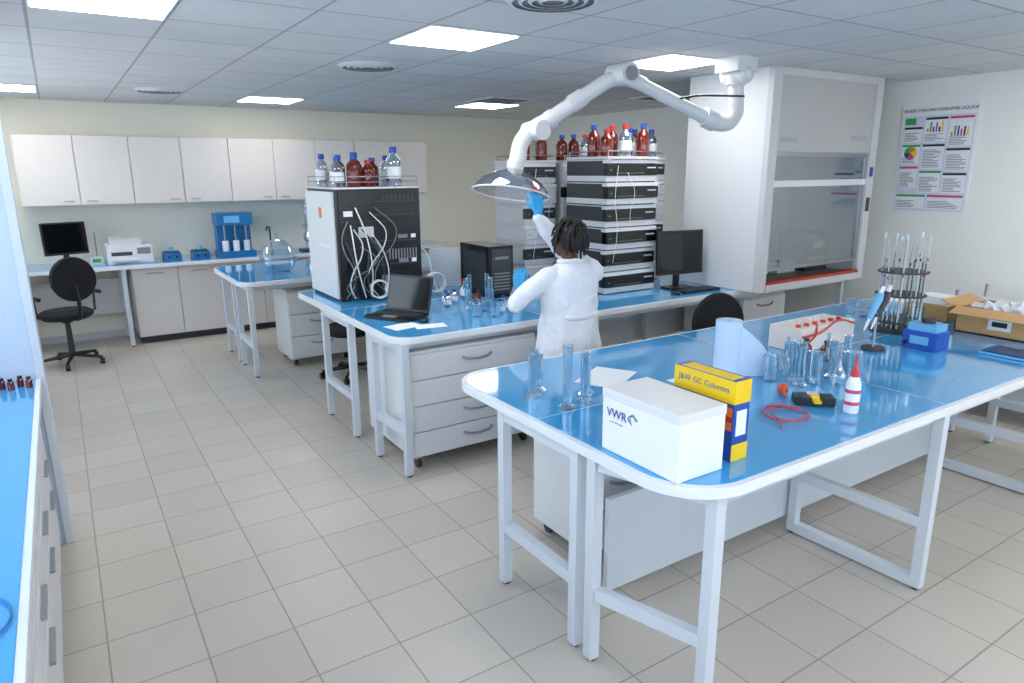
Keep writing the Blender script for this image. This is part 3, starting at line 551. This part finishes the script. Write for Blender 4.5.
b.tube([(4.1,3.33,2.36),(3.72,3.37,2.35),(3.68,3.37,2.345)],.007,BLACK,8); b.tube([(3.69,3.37,2.35),(3.6,3.5,2.33)],.007,BLACK,8)
Md=Matrix.Rotation(-.1,4,'X')@Matrix.Rotation(.22,4,'Y')
b.lathe((2.54,3.87,1.88),[(.045,0),(.07,-.02),(.14,-.045),(.2,-.085),(.24,-.13),(.252,-.16)],DOME,40,Md)
b.lathe((2.54,3.87,1.88),[(.25,-.157),(.257,-.157),(.257,-.167),(.25,-.167),(.25,-.157)],ARM,40,Md)
b.sph((2.6,3.7,1.76),.032,REDP,16); b.tube([(2.6,3.72,1.765),(2.585,3.79,1.81)],.008,DGREY,8)
b.done()
# ------------------------------------------------------------------ person
TP=empty('lab_technician',(2.62,3.36,0)); cx,cy=2.62,3.36
b=B('lab_coat')
R_=[(.46,.25,.19),(.55,.245,.185),(.65,.238,.18),(.75,.23,.173),(.85,.22,.166),(.92,.21,.16),(1.0,.198,.148),(1.1,.2,.14),(1.19,.208,.135),(1.25,.193,.118),(1.29,.13,.085),(1.32,.07,.065)]
b.ell([(cx,cy,z,rx,ry) for z,rx,ry in R_],COAT,72,.045)
RS=(2.8,3.36,1.24); LS=(2.45,3.36,1.24)
RE=(2.72,3.6,1.38); RW=(2.585,3.65,1.575); LE=(2.23,3.4,1.085); LW=(2.41,3.585,1.1)
b.tube([RS,RE],[.073,.056],COAT,16,True); b.tube([RE,RW],[.056,.042],COAT,16,True); b.tube([LS,LE],[.068,.052],COAT,16,True); b.tube([LE,LW],[.052,.042],COAT,16,True)
b.ell([(cx,cy-.005,1.27,.08,.075),(cx,cy-.005,1.345,.064,.062)],COAT)
b.done(parent=TP,remesh=.009,smooth=3,disp=.03)
b=B('coat_details'); b.tube(cr([(cx-.11,cy-.128,1.0),(cx-.06,cy-.15,1.0),(cx,cy-.157,1.0),(cx+.06,cy-.15,1.0),(cx+.11,cy-.128,1.0)],4),.02,COAT,10,True)
ring=[(cx+.076*math.cos(a),cy-.005+.076*math.sin(a),1.325+.008*math.cos(a+pi/2)) for a in [pi*.62+k*pi*1.76/24 for k in range(25)]]
b.tube(ring,.014,COAT,10,True)
b.done(parent=TP)
b=B('trousers')
for s in(-1,1): b.tube([(cx+s*.08,cy,.88),(cx+s*.09,cy+.01,.5),(cx+s*.095,cy-.005,.1)],[.095,.072,.058],JEANS,16,False)
b.ell([(cx,cy,.8,.16,.12),(cx,cy,.95,.16,.12)],JEANS)
b.done(parent=TP,remesh=.012,smooth=3)
b=B('shoes')
for s in(-1,1):
    X=cx+s*.095; b.tube([(X,cy-.05,.044),(X,cy+.05,.045),(X,cy+.13,.038),(X+.0,cy+.18,.032)],[.038,.042,.036,.028],BLACK,14,True); b.ell([(X,cy-.01,.04,.042,.05),(X,cy-.01,.12,.045,.05)],BLACK)
b.done(parent=TP,remesh=.008,smooth=2)
HC=Vector((2.63,3.4,1.45)); HR=Matrix.Rotation(.3,4,'Z')@Matrix.Rotation(.12,4,'X'); V=lambda *c: HC+HR@Vector(c)
b=B('head')
b.sph(HC,.078,SKIN,24,(1,1.18,1.3),HR.copy()); b.sph(V(0,.03,-.05),.056,SKIN,20,(1,1.05,1.15),HR.copy())
b.tube([V(0,.09,.0),V(0,.108,-.018),V(0,.113,-.03)],[.008,.012,.015],SKIN,10,True)
for s in(-1,1): b.sph(V(s*.076,0,-.01),.02,SKIN,12,(.45,.8,1.4),HR.copy()); b.sph(V(s*.028,.082,.022),.014,SKIN,10,(1.4,.7,.5),HR.copy())
b.tube([V(0,-.01,-.06),(cx,cy,1.33),(cx,cy,1.28)],[.052,.052,.06],SKIN,16,True)
b.done(parent=TP,remesh=.006,smooth=2)
b=B('face_features')
for s in(-1,1): b.sph(V(s*.028,.086,.006),.0115,EYE,12); b.sph(V(s*.028,.0945,.006),.0055,BLACK,10); b.tube([V(s*.013,.094,.026),V(s*.03,.093,.03),V(s*.045,.084,.026)],.0035,HAIR,6)
b.tube([V(-.022,.083,-.06),V(0,.093,-.058),V(.022,.083,-.06)],[.004,.007,.004],LIP,8); b.done(parent=TP)
b=B('dreadlocks'); b.sph(V(0,-.012,.018),.088,HAIR,24,(1,1.12,1.2),HR.copy())
HI=HR.inverted()
bmesh.ops.delete(b.bm,geom=[v for v in b.bm.verts if (HI@(v.co-HC)).y>.055 and (HI@(v.co-HC)).z<.06],context='VERTS')
random.seed(5)
for k in range(150):
    a=random.uniform(0,2*pi); el=random.uniform(-.25,1.45); d=Vector((math.cos(a)*math.cos(el),math.sin(a)*math.cos(el),math.sin(el)))
    if d.y>.45 and d.z<.6: continue
    p=Vector((d.x*.08,d.y*.092-.012,d.z*.1+.018)); L=random.uniform(.08,.13); out=Vector((d.x,d.y,0)).normalized()
    q=[p]
    for j in range(1,6):
        t=j/5; q.append(p+d*(.026*math.sin(min(1,t*1.6)*pi/2))+out*(.04*t*max(.2,d.z))+Vector((random.uniform(-.005,.005),random.uniform(-.005,.005),-L*t*t*(.75 if d.z<.7 else .55))))
    b.tube([V(*c) for c in q],[.0085,.0095,.009,.0085,.0075,.005],HAIR,7,True)
b.done(parent=TP)
def hand(name,W,D,Nn,curl,thumb_side):
    D=Vector(D).normalized(); N=Vector(Nn); N=(N-D*N.dot(D)).normalized(); S=D.cross(N)*thumb_side; W=Vector(W)
    b=B(name); P=lambda d,s,n: W+D*d+S*s+N*n
    b.tube([P(-.035,0,0),P(-.015,0,0),P(.01,0,0)],[.03,.029,.027],GLOVE,14,False)
    for s in(-.028,-.01,.01,.028): b.tube([P(0,s*.55,0),P(.045,s*.95,.002),P(.085,s*1.05,.003)],[.016,.0155,.0125],GLOVE,12,True)
    for s,L in((-.031,.058),(-.0105,.074),(.0105,.08),(.0315,.07)):
        a=0; pos=[P(.082,s*1.05,.003)]; c=pos[0]
        for seg,f in enumerate((.42,.32,.26)):
            a+=curl*(.7 if seg==0 else 1); c=c+(D*math.cos(a)+N*math.sin(a)+S*s*1.5*(1 if seg==0 else .3))*L*f; pos.append(c)
        b.tube(pos,[.0098,.0092,.0085,.0072],GLOVE,10,True)
    b.tube([P(.02,.024,.006),P(.045,.046,.016),P(.07,.056,.03),P(.088,.05,.042)],[.014,.012,.0105,.008],GLOVE,10,True)
    b.done(parent=TP,remesh=.0035,smooth=1)
hand('gloved_hand_right',Vector(RW)+Vector((0,.006,.035)),(0.0,.18,1),(0.25,1,0),.55,1)
hand('gloved_hand_left',Vector(LW)+Vector((.0,.015,.04)),(.15,.3,.9),(.6,.6,-.3),.5,-1)
# ------------------------------------------------------------------ world, camera
w=bpy.data.worlds.new('World'); bpy.context.scene.world=w; w.use_nodes=True; nt=w.node_tree; bg=nt.nodes['Background']
tc=nt.nodes.new('ShaderNodeTexCoord'); sx=nt.nodes.new('ShaderNodeSeparateXYZ'); crp=nt.nodes.new('ShaderNodeValToRGB')
nt.links.new(tc.outputs['Generated'],sx.inputs[0]); nt.links.new(sx.outputs['Z'],crp.inputs[0]); nt.links.new(crp.outputs[0],bg.inputs[0])
crp.color_ramp.elements[0].color=(.86,.92,1,1); crp.color_ramp.elements[0].position=0; crp.color_ramp.elements[1].color=(.6,.76,1,1); crp.color_ramp.elements[1].position=.8
bg.inputs[1].default_value=5.2
cam=bpy.data.cameras.new('camera'); co=bpy.data.objects.new('camera',cam); bpy.context.collection.objects.link(co); bpy.context.scene.camera=co
cam.sensor_width=36; cam.lens=685.46/1024*36; cam.clip_start=.05
th,ro,ya=.2448,-.0054,.5768
fw=Vector((math.sin(ya)*math.cos(th),math.cos(ya)*math.cos(th),-math.sin(th))); r=Vector((math.cos(ya),-math.sin(ya),0)); u=r.cross(fw)
r,u=r*math.cos(ro)+u*math.sin(ro),-r*math.sin(ro)+u*math.cos(ro)
co.matrix_world=Matrix(((r.x,u.x,-fw.x,0),(r.y,u.y,-fw.y,0),(r.z,u.z,-fw.z,1.87),(0,0,0,1)))
vs=bpy.context.scene.view_settings; vs.view_transform='Standard'; vs.look='None'; vs.exposure=-.02
